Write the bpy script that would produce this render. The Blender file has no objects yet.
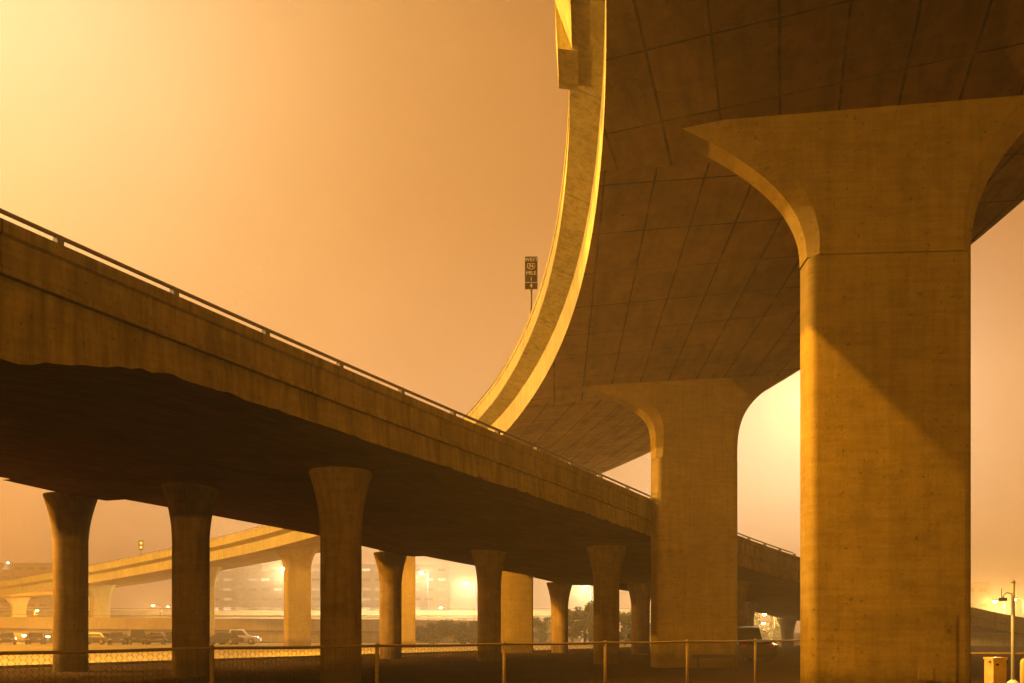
import bpy, math, random
import numpy as np
random.seed(7); rng = np.random.default_rng(7)
SC = bpy.context.scene
COL = SC.collection
R = math.radians
F, HOR, CAM_Z = 880.0, 631.0, 1.6

# ------------------------------------------------------------------ helpers
ORG = {}

def tag(o, label=None, cat=None, group=None, kind=None):
    if label: o['label'] = label
    if cat: o['category'] = cat
    if group: o['group'] = group
    if kind: o['kind'] = kind
    return o

def empty(name, loc, label, cat, group=None):
    o = bpy.data.objects.new(name, None); COL.objects.link(o)
    o.location = loc; o.empty_display_size = 0.3
    ORG[o.name] = np.array(loc, float)
    return tag(o, label, cat, group)

class MB:
    """collects geometry in world coordinates and links it as ONE mesh object"""
    def __init__(s): s.v = []; s.f = []; s.m = []; s.uv = []; s.sm = []
    def add(s, verts, faces, mat=0, uvs=None, smooth=False):
        b = len(s.v); s.v += [tuple(map(float, p)) for p in verts]
        for k, fc in enumerate(faces):
            s.f.append([b + i for i in fc]); s.m.append(mat if isinstance(mat, int) else mat[k]); s.sm.append(smooth)
            s.uv.append([uvs[i] for i in fc] if uvs is not None else [(verts[i][0], verts[i][1]) for i in fc])
    def box(s, c, d, rz=0.0, mat=0, taper=1.0):
        cx, cy, cz = c; hx, hy, hz = d[0]/2, d[1]/2, d[2]/2
        ca, sa = math.cos(rz), math.sin(rz); vs = []
        for z, t in ((-hz, 1.0), (hz, taper)):
            for x, y in ((-hx, -hy), (hx, -hy), (hx, hy), (-hx, hy)):
                x, y = x*t, y*t
                vs.append((cx + x*ca - y*sa, cy + x*sa + y*ca, cz + z))
        s.add(vs, [(0,3,2,1),(4,5,6,7),(0,1,5,4),(1,2,6,5),(2,3,7,6),(3,0,4,7)], mat)
    def tube(s, pts, r, n=8, mat=0, cap=True, smooth=True):
        pts = [np.array(p, float) for p in pts]; rs = r if isinstance(r, (list, tuple)) else [r]*len(pts)
        vs = []; fs = []
        for i, p in enumerate(pts):
            d = pts[min(i+1, len(pts)-1)] - pts[max(i-1, 0)]; d /= np.linalg.norm(d) + 1e-9
            a = np.cross(d, (0,0,1.0))
            if np.linalg.norm(a) < 1e-3: a = np.array((1.0,0,0))
            a /= np.linalg.norm(a); b = np.cross(d, a)
            for k in range(n):
                t = 2*math.pi*k/n; vs.append(p + rs[i]*(math.cos(t)*a + math.sin(t)*b))
        for i in range(len(pts)-1):
            for k in range(n):
                fs.append((i*n+k, i*n+(k+1) % n, (i+1)*n+(k+1) % n, (i+1)*n+k))
        if cap: fs.append(tuple(range(n))[::-1]); fs.append(tuple((len(pts)-1)*n + k for k in range(n)))
        s.add(vs, fs, mat, smooth=smooth)
    def lathe(s, c, prof, n=24, mat=0, rz=0.0):
        vs = []; fs = []
        for r, z in prof:
            for k in range(n):
                t = 2*math.pi*k/n + rz; vs.append((c[0]+r*math.cos(t), c[1]+r*math.sin(t), c[2]+z))
        for i in range(len(prof)-1):
            for k in range(n): fs.append((i*n+k, i*n+(k+1) % n, (i+1)*n+(k+1) % n, (i+1)*n+k))
        fs.append(tuple(range(n))[::-1]); fs.append(tuple((len(prof)-1)*n+k for k in range(n)))
        s.add(vs, fs, mat, smooth=True)
    def build(s, name, mats, parent=None, smooth_angle=None):
        org = np.zeros(3)
        if parent is not None: org = ORG[parent.name]
        me = bpy.data.meshes.new(name)
        me.from_pydata([tuple(np.array(p) - org) for p in s.v], [], s.f)
        if not isinstance(mats, (list, tuple)): mats = [mats]
        for m in mats: me.materials.append(m)
        me.polygons.foreach_set('material_index', s.m); me.polygons.foreach_set('use_smooth', s.sm)
        ul = me.uv_layers.new(name='UVMap'); flat = [c for fc in s.uv for p in fc for c in p]
        ul.data.foreach_set('uv', flat); me.update()
        if smooth_angle: me.set_sharp_from_angle(angle=R(smooth_angle))
        o = bpy.data.objects.new(name, me); COL.objects.link(o)
        if parent is not None: o.parent = parent
        ORG[o.name] = org
        return o

def copy_tree(o, parent=None):
    c = o.copy(); COL.objects.link(c)
    if parent is not None: c.parent = parent
    for ch in list(o.children): copy_tree(ch, c)
    return c

# ------------------------------------------------------------------ materials
def newmat(name):
    m = bpy.data.materials.new(name); m.use_nodes = True
    nt = m.node_tree; return m, nt, nt.nodes['Principled BSDF']
def N(nt, t, **kw):
    n = nt.nodes.new(t)
    for k, v in kw.items(): setattr(n, k, v)
    return n
def ramp(nt, src, stops):
    r = N(nt, 'ShaderNodeValToRGB'); nt.links.new(src, r.inputs[0])
    e = r.color_ramp.elements
    e[0].position, e[0].color = stops[0][0], (*stops[0][1], 1)
    e[1].position, e[1].color = stops[-1][0], (*stops[-1][1], 1)
    for p, c in stops[1:-1]:
        x = e.new(p); x.color = (*c, 1)
    return r.outputs[0]
def noise(nt, vec, scale, detail=5, rough=.6, stretch=None, dist=0.0):
    if stretch:
        mp = N(nt, 'ShaderNodeMapping'); mp.inputs['Scale'].default_value = stretch; nt.links.new(vec, mp.inputs[0]); vec = mp.outputs[0]
    n = N(nt, 'ShaderNodeTexNoise'); n.inputs['Scale'].default_value = scale
    n.inputs['Detail'].default_value = detail; n.inputs['Roughness'].default_value = rough
    n.inputs['Distortion'].default_value = dist
    nt.links.new(vec, n.inputs['Vector']); return n.outputs['Fac']
def mixc(nt, a, b, fac, blend='MIX'):
    m = N(nt, 'ShaderNodeMix', data_type='RGBA', blend_type=blend)
    for s, x in ((0, fac), (6, a), (7, b)):
        if hasattr(x, 'is_linked'): nt.links.new(x, m.inputs[s])
        elif isinstance(x, tuple): m.inputs[s].default_value = (*x, 1)
        else: m.inputs[s].default_value = x
    return m.outputs[2]
def g3(v): return (v, v, v)

def concrete(name, base, streak=.35, panel=None, boards=0.0, mott=.3, joints=0.0, splash=False):
    """weathered cast concrete: large blotches, rain streaks, grain, pinholes, optional form-panel joints in UV metres"""
    m, nt, bs = newmat(name)
    tc = N(nt, 'ShaderNodeTexCoord'); ob = tc.outputs['Object']
    big = ramp(nt, noise(nt, ob, .35, 6, .62), [(.3, g3(1-mott)), (.7, g3(1.0+.0))])
    med = ramp(nt, noise(nt, ob, 2.3, 6, .7), [(.28, g3(1-mott*.8)), (.6, g3(1.0))])
    c = mixc(nt, (*base,)[:3], big, 1.0, 'MULTIPLY'); c = mixc(nt, c, med, 1.0, 'MULTIPLY')
    st = ramp(nt, noise(nt, ob, 1.0, 5, .65, stretch=(5.5, 5.5, .35)), [(.36, g3(1-streak)), (.58, g3(1.0))])
    c = mixc(nt, c, st, 1.0, 'MULTIPLY')
    gr = ramp(nt, noise(nt, ob, 34, 3, .7), [(.3, g3(.86)), (.7, g3(1.08))])
    c = mixc(nt, c, gr, 1.0, 'MULTIPLY')
    sp = ramp(nt, noise(nt, ob, 9, 2, .5), [(.27, g3(.45)), (.33, g3(1.0))])
    c = mixc(nt, c, sp, .8, 'MULTIPLY')
    lf = ramp(nt, noise(nt, ob, 1.0, 5, .7, stretch=(.9, .9, 9.0)), [(.34, g3(.82)), (.6, g3(1.0))])
    c = mixc(nt, c, lf, 1.0, 'MULTIPLY')
    hgt = noise(nt, ob, 14, 6, .7)
    if panel:
        lw, lh, mort, dark = panel
        uv = tc.outputs['UV']
        wob = N(nt, 'ShaderNodeTexNoise'); wob.inputs['Scale'].default_value = .9; wob.inputs['Detail'].default_value = 4
        nt.links.new(uv, wob.inputs['Vector'])
        vm = N(nt, 'ShaderNodeVectorMath', operation='MULTIPLY_ADD'); nt.links.new(wob.outputs['Color'], vm.inputs[0])
        vm.inputs[1].default_value = (.06, .06, 0); nt.links.new(uv, vm.inputs[2])
        br = N(nt, 'ShaderNodeTexBrick', offset=.0, offset_frequency=2, squash=1.0)
        br.inputs['Scale'].default_value = 1; br.inputs['Brick Width'].default_value = lw; br.inputs['Row Height'].default_value = lh
        br.inputs['Mortar Size'].default_value = mort; br.inputs['Mortar Smooth'].default_value = .6; br.inputs['Bias'].default_value = 0
        br.inputs['Color1'].default_value = (1, 1, 1, 1); br.inputs['Color2'].default_value = (.80, .79, .77, 1); br.inputs['Mortar'].default_value = (dark, dark, dark, 1)
        nt.links.new(vm.outputs[0], br.inputs['Vector'])
        brk = ramp(nt, noise(nt, uv, .8, 4, .6), [(.36, g3(.35)), (.55, g3(1.0))])
        c = mixc(nt, c, br.outputs['Color'], brk, 'MULTIPLY')
        stn = ramp(nt, noise(nt, uv, 1.0, 6, .7, stretch=(.35, 1.7, 1)), [(.33, g3(.5)), (.55, g3(1.0))])
        c = mixc(nt, c, stn, .8, 'MULTIPLY')
    if splash:
        sz = N(nt, 'ShaderNodeSeparateXYZ'); nt.links.new(ob, sz.inputs[0])
        ma = N(nt, 'ShaderNodeMath', operation='MULTIPLY_ADD'); nt.links.new(noise(nt, ob, 2.2, 5, .7), ma.inputs[0]); ma.inputs[1].default_value = -.9; nt.links.new(sz.outputs[2], ma.inputs[2])
        c = mixc(nt, c, ramp(nt, ma.outputs[0], [(0.0, g3(.5)), (.25, g3(.85)), (.55, g3(1.0))]), 1.0, 'MULTIPLY')
        vr = N(nt, 'ShaderNodeTexVoronoi', feature='F1'); vr.inputs['Scale'].default_value = .28; nt.links.new(ob, vr.inputs['Vector'])
        pt_ = ramp(nt, vr.outputs['Color'], [(.2, g3(.88)), (.8, g3(1.06))]); c = mixc(nt, c, pt_, .8, 'MULTIPLY')
    if joints:
        sp_ = N(nt, 'ShaderNodeSeparateXYZ'); nt.links.new(tc.outputs['UV'], sp_.inputs[0])
        md = N(nt, 'ShaderNodeMath', operation='PINGPONG'); nt.links.new(sp_.outputs[0], md.inputs[0]); md.inputs[1].default_value = joints/2
        jn = ramp(nt, md.outputs[0], [(0.0, g3(.22)), (.03, g3(1.0))]); c = mixc(nt, c, jn, .9, 'MULTIPLY')
        dr = ramp(nt, noise(nt, ob, 1.0, 4, .7, stretch=(1.6, 1.6, .1)), [(.30, g3(.42)), (.42, g3(1.0))]); c = mixc(nt, c, dr, .75, 'MULTIPLY')
    if boards:
        uv = tc.outputs['UV']
        bl = ramp(nt, noise(nt, uv, 1.0, 4, .6, stretch=(.5, 7.0, 1)), [(.35, g3(1-boards)), (.6, g3(1.0))])
        c = mixc(nt, c, bl, 1.0, 'MULTIPLY')
    nt.links.new(c, bs.inputs['Base Color'])
    bs.inputs['Roughness'].default_value = .9; bs.inputs['Specular IOR Level'].default_value = .0
    bp = N(nt, 'ShaderNodeBump'); bp.inputs['Strength'].default_value = .35; bp.inputs['Distance'].default_value = .03
    nt.links.new(hgt, bp.inputs['Height']); nt.links.new(bp.outputs[0], bs.inputs['Normal'])
    return m

def simple(name, col, rough=.6, metal=0.0, var=.25, scale=6.0, spec=.4):
    m, nt, bs = newmat(name)
    tc = N(nt, 'ShaderNodeTexCoord')
    v = ramp(nt, noise(nt, tc.outputs['Object'], scale, 5, .65), [(.3, g3(1-var)), (.7, g3(1.0))])
    nt.links.new(mixc(nt, col, v, 1.0, 'MULTIPLY'), bs.inputs['Base Color'])
    bs.inputs['Roughness'].default_value = rough; bs.inputs['Metallic'].default_value = metal
    bs.inputs['Specular IOR Level'].default_value = spec
    return m
def emit(name, col, s):
    m, nt, bs = newmat(name)
    bs.inputs['Base Color'].default_value = (.1, .1, .1, 1)
    bs.inputs['Emission Color'].default_value = (*col, 1); bs.inputs['Emission Strength'].default_value = s
    return m

CONC = (.35, .225, .05)
M = {}
M['fascia'] = concrete('fascia_concrete', (.28, .185, .042), streak=.38, mott=.32, joints=7.65)
M['fascia_ramp'] = concrete('ramp_fascia_concrete', (.40, .32, .15), streak=.3, mott=.25, joints=4.9)
M['pier'] = concrete('pier_concrete', CONC, streak=.14, mott=.27, splash=True)
M['column'] = concrete('column_concrete', (.25, .15, .042), streak=.3, mott=.34, splash=True)
M['soffit'] = concrete('soffit_concrete', (.42, .245, .065), streak=0.0, panel=(2.44, 1.24, .042, .08), mott=.4)
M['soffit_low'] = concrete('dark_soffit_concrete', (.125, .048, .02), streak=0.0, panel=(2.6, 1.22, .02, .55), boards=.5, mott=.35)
M['road'] = concrete('deck_concrete', (.22, .19, .15), streak=0, mott=.3)
M['galv'] = simple('galvanised_steel', (.22, .14, .055), .75, .05, .4, 20, .1)
M['wire'] = simple('rusty_wire', (.10, .065, .03), .7, .3, .5, 30)
M['rail'] = simple('painted_rail_steel', (.16, .12, .07), .6, .2, .35, 9)
M['dark'] = simple('dark_rubber', (.02, .017, .014), .75)
M['black_paint'] = simple('dark_car_paint', (.018, .016, .016), .25, .2, .1, spec=.6)
M['brown_paint'] = simple('bronze_car_paint', (.03, .02, .013), .3, .3, .1, spec=.6)
M['silver_paint'] = simple('silver_car_paint', (.40, .38, .35), .3, .4, .1, spec=.6)
M['white_paint'] = simple('white_car_paint', (.19, .165, .13), .3, .0, .08, spec=.5)
M['pale_coat'] = simple('pale_coat', (.7, .64, .52), .6, 0, .2)
M['glass'] = simple('dark_glass', (.02, .018, .016), .08, .0, .05, spec=.9)
M['lens'] = simple('lamp_lens', (.16, .13, .10), .4, .0, .1, spec=.3)
M['tail'] = simple('red_lens', (.35, .02, .015), .2, .0, .1, spec=.8)
M['yellow'] = simple('yellow_enamel', (.62, .37, .05), .5, .0, .45, 5)
M['sign_dark'] = simple('dark_sign_face', (.035, .012, .006), .6, 0, .2)
M['sign_white'] = simple('pale_sign_letters', (.85, .75, .55), .5, 0, .1)
M['leaf_dark'] = simple('dark_leaves', (.055, .062, .018), .7, 0, .5, 1.2)
M['leaf_mid'] = simple('olive_leaves', (.095, .095, .026), .7, 0, .5, 1.2)
M['bark'] = simple('bark', (.10, .075, .05), .9, 0, .5, 8)
M['facade'] = simple('hazed_facade', (.66, .56, .44), .8, 0, .2, .4)  # lightened to fade like distant haze, not the walls' own tone
M['win_dark'] = simple('unlit_window', (.05, .05, .05), .15, 0, .1, spec=.8)
M['win_lit'] = emit('lit_window', (1.0, .80, .55), 2.0)
M['win_dim'] = emit('dim_window', (1.0, .72, .42), .9)
M['sodium'] = emit('sodium_lamp_glass', (1.0, .55, .16), 60)
M['white_lamp'] = emit('cool_lamp_glass', (1.0, .93, .86), 60)
M['rust'] = simple('dark_board', (.03, .018, .01), .8)
M['lamp_pole'] = simple('dark_pole_steel', (.012, .01, .008), .8, .0, .3, 8, .05)
M['grey_pole'] = simple('grey_pole_steel', (.34, .30, .25), .55, .3, .3, 8)

def ground_mat(name, c1, c2, scale, bump=.4):
    m, nt, bs = newmat(name)
    tc = N(nt, 'ShaderNodeTexCoord'); ob = tc.outputs['Object']
    a = noise(nt, ob, scale, 8, .65); c = ramp(nt, a, [(.35, c1), (.65, c2)])
    fine = ramp(nt, noise(nt, ob, 9, 4, .75), [(.3, g3(.7)), (.7, g3(1.1))])
    c = mixc(nt, c, fine, 1.0, 'MULTIPLY')
    cr = N(nt, 'ShaderNodeTexVoronoi', feature='DISTANCE_TO_EDGE'); cr.inputs['Scale'].default_value = .22
    nt.links.new(ob, cr.inputs['Vector'])
    ck = ramp(nt, cr.outputs['Distance'], [(.0, g3(.45)), (.012, g3(1.0))])
    c = mixc(nt, c, ck, .7, 'MULTIPLY')
    nt.links.new(c, bs.inputs['Base Color']); bs.inputs['Roughness'].default_value = .95; bs.inputs['Specular IOR Level'].default_value = 0
    bp = N(nt, 'ShaderNodeBump'); bp.inputs['Strength'].default_value = bump; bp.inputs['Distance'].default_value = .03
    nt.links.new(noise(nt, ob, 30, 4, .7), bp.inputs['Height']); nt.links.new(bp.outputs[0], bs.inputs['Normal'])
    return m
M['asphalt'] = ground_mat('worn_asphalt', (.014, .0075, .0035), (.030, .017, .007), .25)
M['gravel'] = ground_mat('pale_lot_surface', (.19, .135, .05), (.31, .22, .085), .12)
M['paint_line'] = simple('worn_line_paint', (.62, .55, .42), .7, 0, .5, 3)

# ------------------------------------------------------------------ alignments (metres)
class Path:
    def __init__(s, x0, y0, h0, s0, s1, kn, kv, zn, zv, smooth, step=.5):
        s.S = np.arange(s0, s1 + .01, step); i0 = 0
        k = np.interp(s.S, kn, kv); inc = (k[1:]+k[:-1])/2*step
        h = np.concatenate([[0], np.cumsum(inc)]); ref = kn[0] if False else s.ref0
        h = h - np.interp(ref, s.S, h) + h0; hm = (h[1:]+h[:-1])/2
        x = np.concatenate([[0], np.cumsum(np.sin(hm)*step)]); y = np.concatenate([[0], np.cumsum(np.cos(hm)*step)])
        s.x = x - np.interp(ref, s.S, x) + x0; s.y = y - np.interp(ref, s.S, y) + y0; s.h = h
        z = np.interp(s.S, zn, zv)
        lo = s.S < zn[0]; z[lo] = zv[0] + (s.S[lo]-zn[0])*(zv[1]-zv[0])/(zn[1]-zn[0])
        w = int(smooth/step)//2; zp = np.pad(z, w, mode='reflect', reflect_type='odd')
        s.z = np.convolve(zp, np.ones(2*w+1)/(2*w+1), 'valid')
    def at(s, q):
        return tuple(np.interp(q, s.S, a) for a in (s.x, s.y, s.z, s.h))
    def pt(s, q, t, dz=0.0):
        x, y, z, h = s.at(q); return np.array((x + math.cos(h)*t, y - math.sin(h)*t, z + s.e(q)*t + dz))

class Ramp(Path):
    ref0 = -5.0
    def e(s, q): return float(np.interp(q, [5, 30, 80, 160], [.0459, .1195, .1195, .0673]))
class Over(Path):
    ref0 = -12.0
    def e(s, q): return -.0282
RP = Ramp(7.1249, 10.0, .1671, -38, 196, [-5,15,35,55,80,110,150,210],
          [-.0102,-.013,-.0098,-.0077,-.0066,-.004,-.0014,.0009],
          [-5,20,45,75,110,150,210], [13.2522,12.6541,11.8856,11.1499,10.031,8.1752,5.7074], 21)
OP = Over(-18.3746, -2.0, .4943, -30, 124, [-10,10,30,50,70,110],
          [.00118,.00175,.00225,.00396,.00559,.00708], [-10,10,30,50,70,110], [7.7616,6.9753,6.3026,5.1271,4.1882,.95], 17)

def sweep(mb, path, prof, s0, s1, step=.5, mats=None, closed=True, ends=True, jag=None):
    """prof: list of (t, dz); mats: material index per profile segment; UV = (s, running length)"""
    qs = np.arange(s0, s1 + 1e-6, step); n = len(prof)
    ln = [0.0]
    for i in range(n): ln.append(ln[-1] + math.dist(prof[i], prof[(i+1) % n]))
    segs = n if closed else n-1
    for i in range(segs):
        vs = []; uv = []; fs = []
        for a, q in enumerate(qs):
            for e_ in (0, 1):
                t, dz = prof[(i+e_) % n]
                if jag: dz += jag(q, (i+e_) % n)
                vs.append(path.pt(q, t, dz)); uv.append((q, ln[i+e_]))
            if a: b = 2*a; fs.append((b-2, b-1, b+1, b))
        mb.add(vs, fs, mats[i] if mats else 0, uv)
    if ends and closed:
        for q, rev in ((qs[0], False), (qs[-1], True)):
            vs = [path.pt(q, t, dz) for t, dz in prof]; fc = tuple(range(n))
            mb.add(vs, [fc[::-1] if rev else fc], 0)

# ------------------------------------------------------------------ curved ramp (elevated, box girder)
W2 = 6.1936; WR = 5.418; HW = 1.0715; OV = .7165; CB = HW + .347; PT = CB + .8645
ramp_root = empty('elevated_ramp', (*RP.pt(5.8, 0)[:2], 0), 'tall curved concrete highway ramp on flared piers sweeping overhead and off to the far haze', 'highway ramp')
SPAN = [(-36, 17), (5.2, 2.8), (26, -12), (46, -23), (72, -33), (92, -40), (114, -47), (140, -52), (165, -55)]
def span_uv(mb):
    for k, fc in enumerate(mb.f):
        if mb.m[k] == 0 and len(fc) == 4:
            q = mb.uv[k][0][0]; an = [a for s_, a in SPAN if s_ <= q + .01][-1]
            dx, dy = math.sin(R(an)), math.cos(R(an))
            mb.uv[k] = [(mb.v[i][0]*dx + mb.v[i][1]*dy, mb.v[i][0]*dy - mb.v[i][1]*dx) for i in fc]
b = MB()
prof = [(-W2, 0), (-W2-.024, HW), (-W2-OV, CB), (-W2-OV+.02, CB+.30), (WR+OV-.02, CB+.30), (WR+OV, CB), (WR+.024, HW), (WR, 0)]
sweep(b, RP, prof, -36, 195, 1.0, [1, 1, 1, 2, 1, 1, 1, 0])
span_uv(b); b.build('box_girder', [M['soffit'], M['fascia_ramp'], M['road']], ramp_root)
for sgn in (-1, 1):
    b = MB()
    o_ = (W2 if sgn < 0 else WR)+OV
    pr = [(o_+.012, CB+.02), (o_+.012, CB+.10), (o_-.012, CB+.13), (o_-.012, PT-.17), (o_+.018, PT-.15), (o_+.018, PT), (o_-.27, PT), (o_-.42, CB+.302), (o_-.015, CB+.302)]
    if sgn < 0: pr = [(-t, z) for t, z in pr][::-1]
    sweep(b, RP, pr, -36, 195, 1.0)
    par = b.build('parapet', M['fascia_ramp'], ramp_root)
    b = MB()
    pts = [RP.pt(q, sgn*(o_-.06), PT+.13) for q in np.arange(-36, 195, 1.5)]
    b.tube(pts, .03, 6)
    b.build('handrail', M['rail'], par)
    for q in np.arange(-2.0, 195, 2.9 if sgn < 0 else 5.8):
        if sgn > 0 and q > 60: break
        b = MB(); p = RP.pt(q, sgn*(o_-.06), PT+.05); b.box(p, (.07, .07, .18), -RP.at(q)[3]); b.build('rail_post', M['rail'], par)

def flare_profile(hw, zf, top, a=2.7, h0=2.95, ex=2.2):
    """half profile from the shaft line up along a parabola, as (half width, z)"""
    pts = []; z = 0.0
    while z <= top - zf + .001:
        pts.append((hw + a*(z/h0)**ex, zf + z)); z += .16
    return pts

def pier(q_x, q_y, s, w, T, zf, scale=1.0, ex=2.2):
    h = RP.at(s)[3]; ca, sa = math.cos(h), math.sin(h)
    def W(u, v, z): return (q_x + ca*u + sa*v, q_y - sa*u + ca*v, z)   # u across, v along heading
    c = .2
    b = MB(); hw = w/2; ins = .012
    ring = [(-hw+c, -T/2), (hw-c, -T/2), (hw, -T/2+c), (hw, T/2-c), (hw-c, T/2), (-hw+c, T/2), (-hw, T/2-c), (-hw, -T/2+c)]
    # round the corner chamfers a little
    rr = []
    for (sx, sy, a0) in ((1, -1, -90), (1, 1, 0), (-1, 1, 90), (-1, -1, 180)):
        for k in range(5):
            a = R(a0 + k*22.5); rr.append((sx*(hw-c) + c*math.cos(a), sy*(T/2-c) + c*math.sin(a)))
    n = len(rr); vs = []; uv = []
    for z, k_ in ((-.2, 0), (zf*.33, 0), (zf*.66, 0), (zf-.02, 0), (zf-.012, .035), (zf+.3, .035)):
        for i, (u, v) in enumerate(rr): vs.append(W(u - math.copysign(k_, u), v - math.copysign(k_, v), z)); uv.append((i*.5, z))
    fs = [(r*n+i, r*n+(i+1) % n, (r+1)*n+(i+1) % n, (r+1)*n+i) for r in range(5) for i in range(n)]
    fs.append(tuple(range(5*n, 6*n)))
    b.add(vs, fs, 0, uv, True)
    sh = b.build('pier', M['pier'], ramp_root, 60)
    # flared head: outer profile through the middle, front and back outlines set in by the bevel
    b = MB()
    topz = RP.pt(s, 4.4)[2] + .35
    pr = flare_profile(hw + .012, zf + .015, topz, 2.8*scale*(1.3 if ex > 3 else 1), 3.0, ex); prR = flare_profile(hw + .012, zf + .015, topz, 2.8*scale, 4.0, min(ex, 3.2))
    tc_ = math.cos(h)*(q_x-RP.at(s)[0]) - math.sin(h)*(q_y-RP.at(s)[1])
    limR = WR - .12 - tc_; limL = W2 - .12 + tc_
    def outlines(p_):
        P = np.array(p_); d = np.gradient(P, axis=0); nrm = np.stack([-d[:, 1], d[:, 0]], 1); nrm /= np.linalg.norm(nrm, axis=1)[:, None]
        I = P + nrm*(c*1.1 + .32*np.clip((P[:, 1]-zf)/3.2, 0, 1.1))[:, None]
        I[0] = (hw - c*1.1 + .012, zf + .015); I[:, 1] = np.maximum.accumulate(I[:, 1])
        return P, np.stack([np.interp(P[:, 1], I[:, 1], I[:, 0]), P[:, 1]], 1)
    yo = T/2 + .012
    cl = lambda A_, su: np.stack([np.minimum(A_[:, 0], limR if su > 0 else limL), A_[:, 1]], 1)
    PI_ = {su: tuple(cl(a_, su) for a_ in outlines(p_)) for su, p_ in ((-1, pr), (1, prR))}
    m_ = len(pr)
    for sv in (-1, 1):
        L = [W(-u, sv*yo, z) for u, z in PI_[-1][1]]; Rr = [W(u, sv*yo, z) for u, z in PI_[1][1]]; m_ = len(L)
        fs = [(i, m_+i, m_+i+1, i+1) for i in range(m_-1)]
        b.add(L+Rr, [f if sv < 0 else f[::-1] for f in fs], 0, None, False)
        for su in (-1, 1):      # bevel strips
            A = [W(su*u, sv*yo, z) for u, z in PI_[su][1]]; B = [W(su*u, sv*(yo-c), z) for u, z in PI_[su][0]]
            b.add(A+B, [(i, m_+i, m_+i+1, i+1) if su*sv > 0 else (i, i+1, m_+i+1, m_+i) for i in range(m_-1)], 0, None, True)
    for su in (-1, 1):
        A = [W(su*u, -(yo-c), z) for u, z in PI_[su][0]]; B = [W(su*u, yo-c, z) for u, z in PI_[su][0]]; m_ = len(A)
        b.add(A+B, [(i, m_+i, m_+i+1, i+1) for i in range(m_-1)], 0, None, True)
    b.build('flared_head', M['pier'], sh, 40)
    return sh

def along(path, x, y):
    i = np.argmin((path.x-x)**2 + (path.y-y)**2); return float(path.S[i])
zz0 = lambda y, Y: CAM_Z + (HOR-y)*Y/F
# (pixel x of the shaft centre, depth of the centre, width, thickness)
for px, Y, w, T, sc in ((883.5, 19.65, 3.5, .95, 1.0), (694, 39.1, 3.75, 1.1, 1.0), (506.5, 65.0, 3.95, 1.2, 1.0), (398, 82.5, 3.2, 1.2, .95),
                    (297.5, 94.5, 2.75, 1.15, .9), (203, 113.5, 2.75, 1.15, .9), (100, 132.5, 2.7, 1.15, .85), (18, 149, 2.4, 1.1, .8)):
    X = (px-512)/F*Y; s = along(RP, X, Y)
    sz = RP.at(s)[2] + RP.e(s)*0
    zf = sz - 3.0*sc
    if px == 883.5: zf = zz0(250.5, 19.05)
    if px == 694: zf = zz0(457, 38.2)
    pier(X, Y, s, w, T, zf, sc, 4.6 if px == 694 else 2.2)

# service plate near the foot of the biggest pier
hh = RP.at(5.5)[3]
b = MB(); p_ = ((929-512)/F*18.98, 19.13, zz0(674, 19.0)); b.box(p_, (.30, .03, .27), -hh); b.build('service_plate', M['pier'], ramp_root)
# light-standard bracket on the outer parapet, near the top of the picture
b = MB(); o_ = W2+OV
sweep(b, RP, [(-o_+.16, CB-.20), (-o_-.28, CB-.10), (-o_-.34, PT+.05), (-o_+.03, PT+.05)], 3.3, 4.75, 1.45/2)
br = b.build('corbel_bracket', M['fascia_ramp'], ramp_root)
b = MB()
sweep(b, RP, [(-o_+.02, CB-.16), (-o_-.52, PT+.55), (-o_-.52, PT+1.3), (-o_+.02, PT+1.3)], -8, 3.28, 11.28/15)
b.build('pedestal', M['fascia_ramp'], br)
b = MB()
sweep(b, RP, [(-o_-.54, PT+.65), (-o_-.60, PT+.65), (-o_-.60, PT+1.5), (-o_-.54, PT+1.5)], -8, 3.5, 11.5/15)
b.build('edge_plate', M['rail'], br)
b = MB(); b.tube([RP.pt(8.3, -W2+.75, .01), RP.pt(8.3, -W2+.75, -.03)], .05, 10); b.build('drain_pipe', M['dark'], ramp_root)

# ------------------------------------------------------------------ low overpass
op_root = empty('overpass', (*OP.pt(20, -10)[:2], 0), 'low straight concrete overpass with a pipe rail on rows of round columns', 'overpass')
TF = -18.9
jt = {}
def jag(q, i):
    if i == 0:      # ragged lower arris of the outer girder
        k = round(q*4)
        if k not in jt:
            jt[k] = .010*math.sin(q*1.3) + random.uniform(-.012, .012) + (random.uniform(.02, .07) if random.random() < .16 else 0)
        d = -min(.75, .036*max(0, 12.6-q)**2)
        return jt[k] + d
    if i == 9: return -min(.75, .036*max(0, 12.6-q)**2)*.98
    return 0
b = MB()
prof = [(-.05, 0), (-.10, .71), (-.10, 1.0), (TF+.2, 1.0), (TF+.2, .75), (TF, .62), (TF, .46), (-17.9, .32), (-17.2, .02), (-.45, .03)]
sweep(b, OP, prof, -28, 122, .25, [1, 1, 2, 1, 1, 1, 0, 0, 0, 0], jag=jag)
deck = b.build('deck', [M['soffit_low'], M['fascia'], M['road']], op_root)
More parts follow.
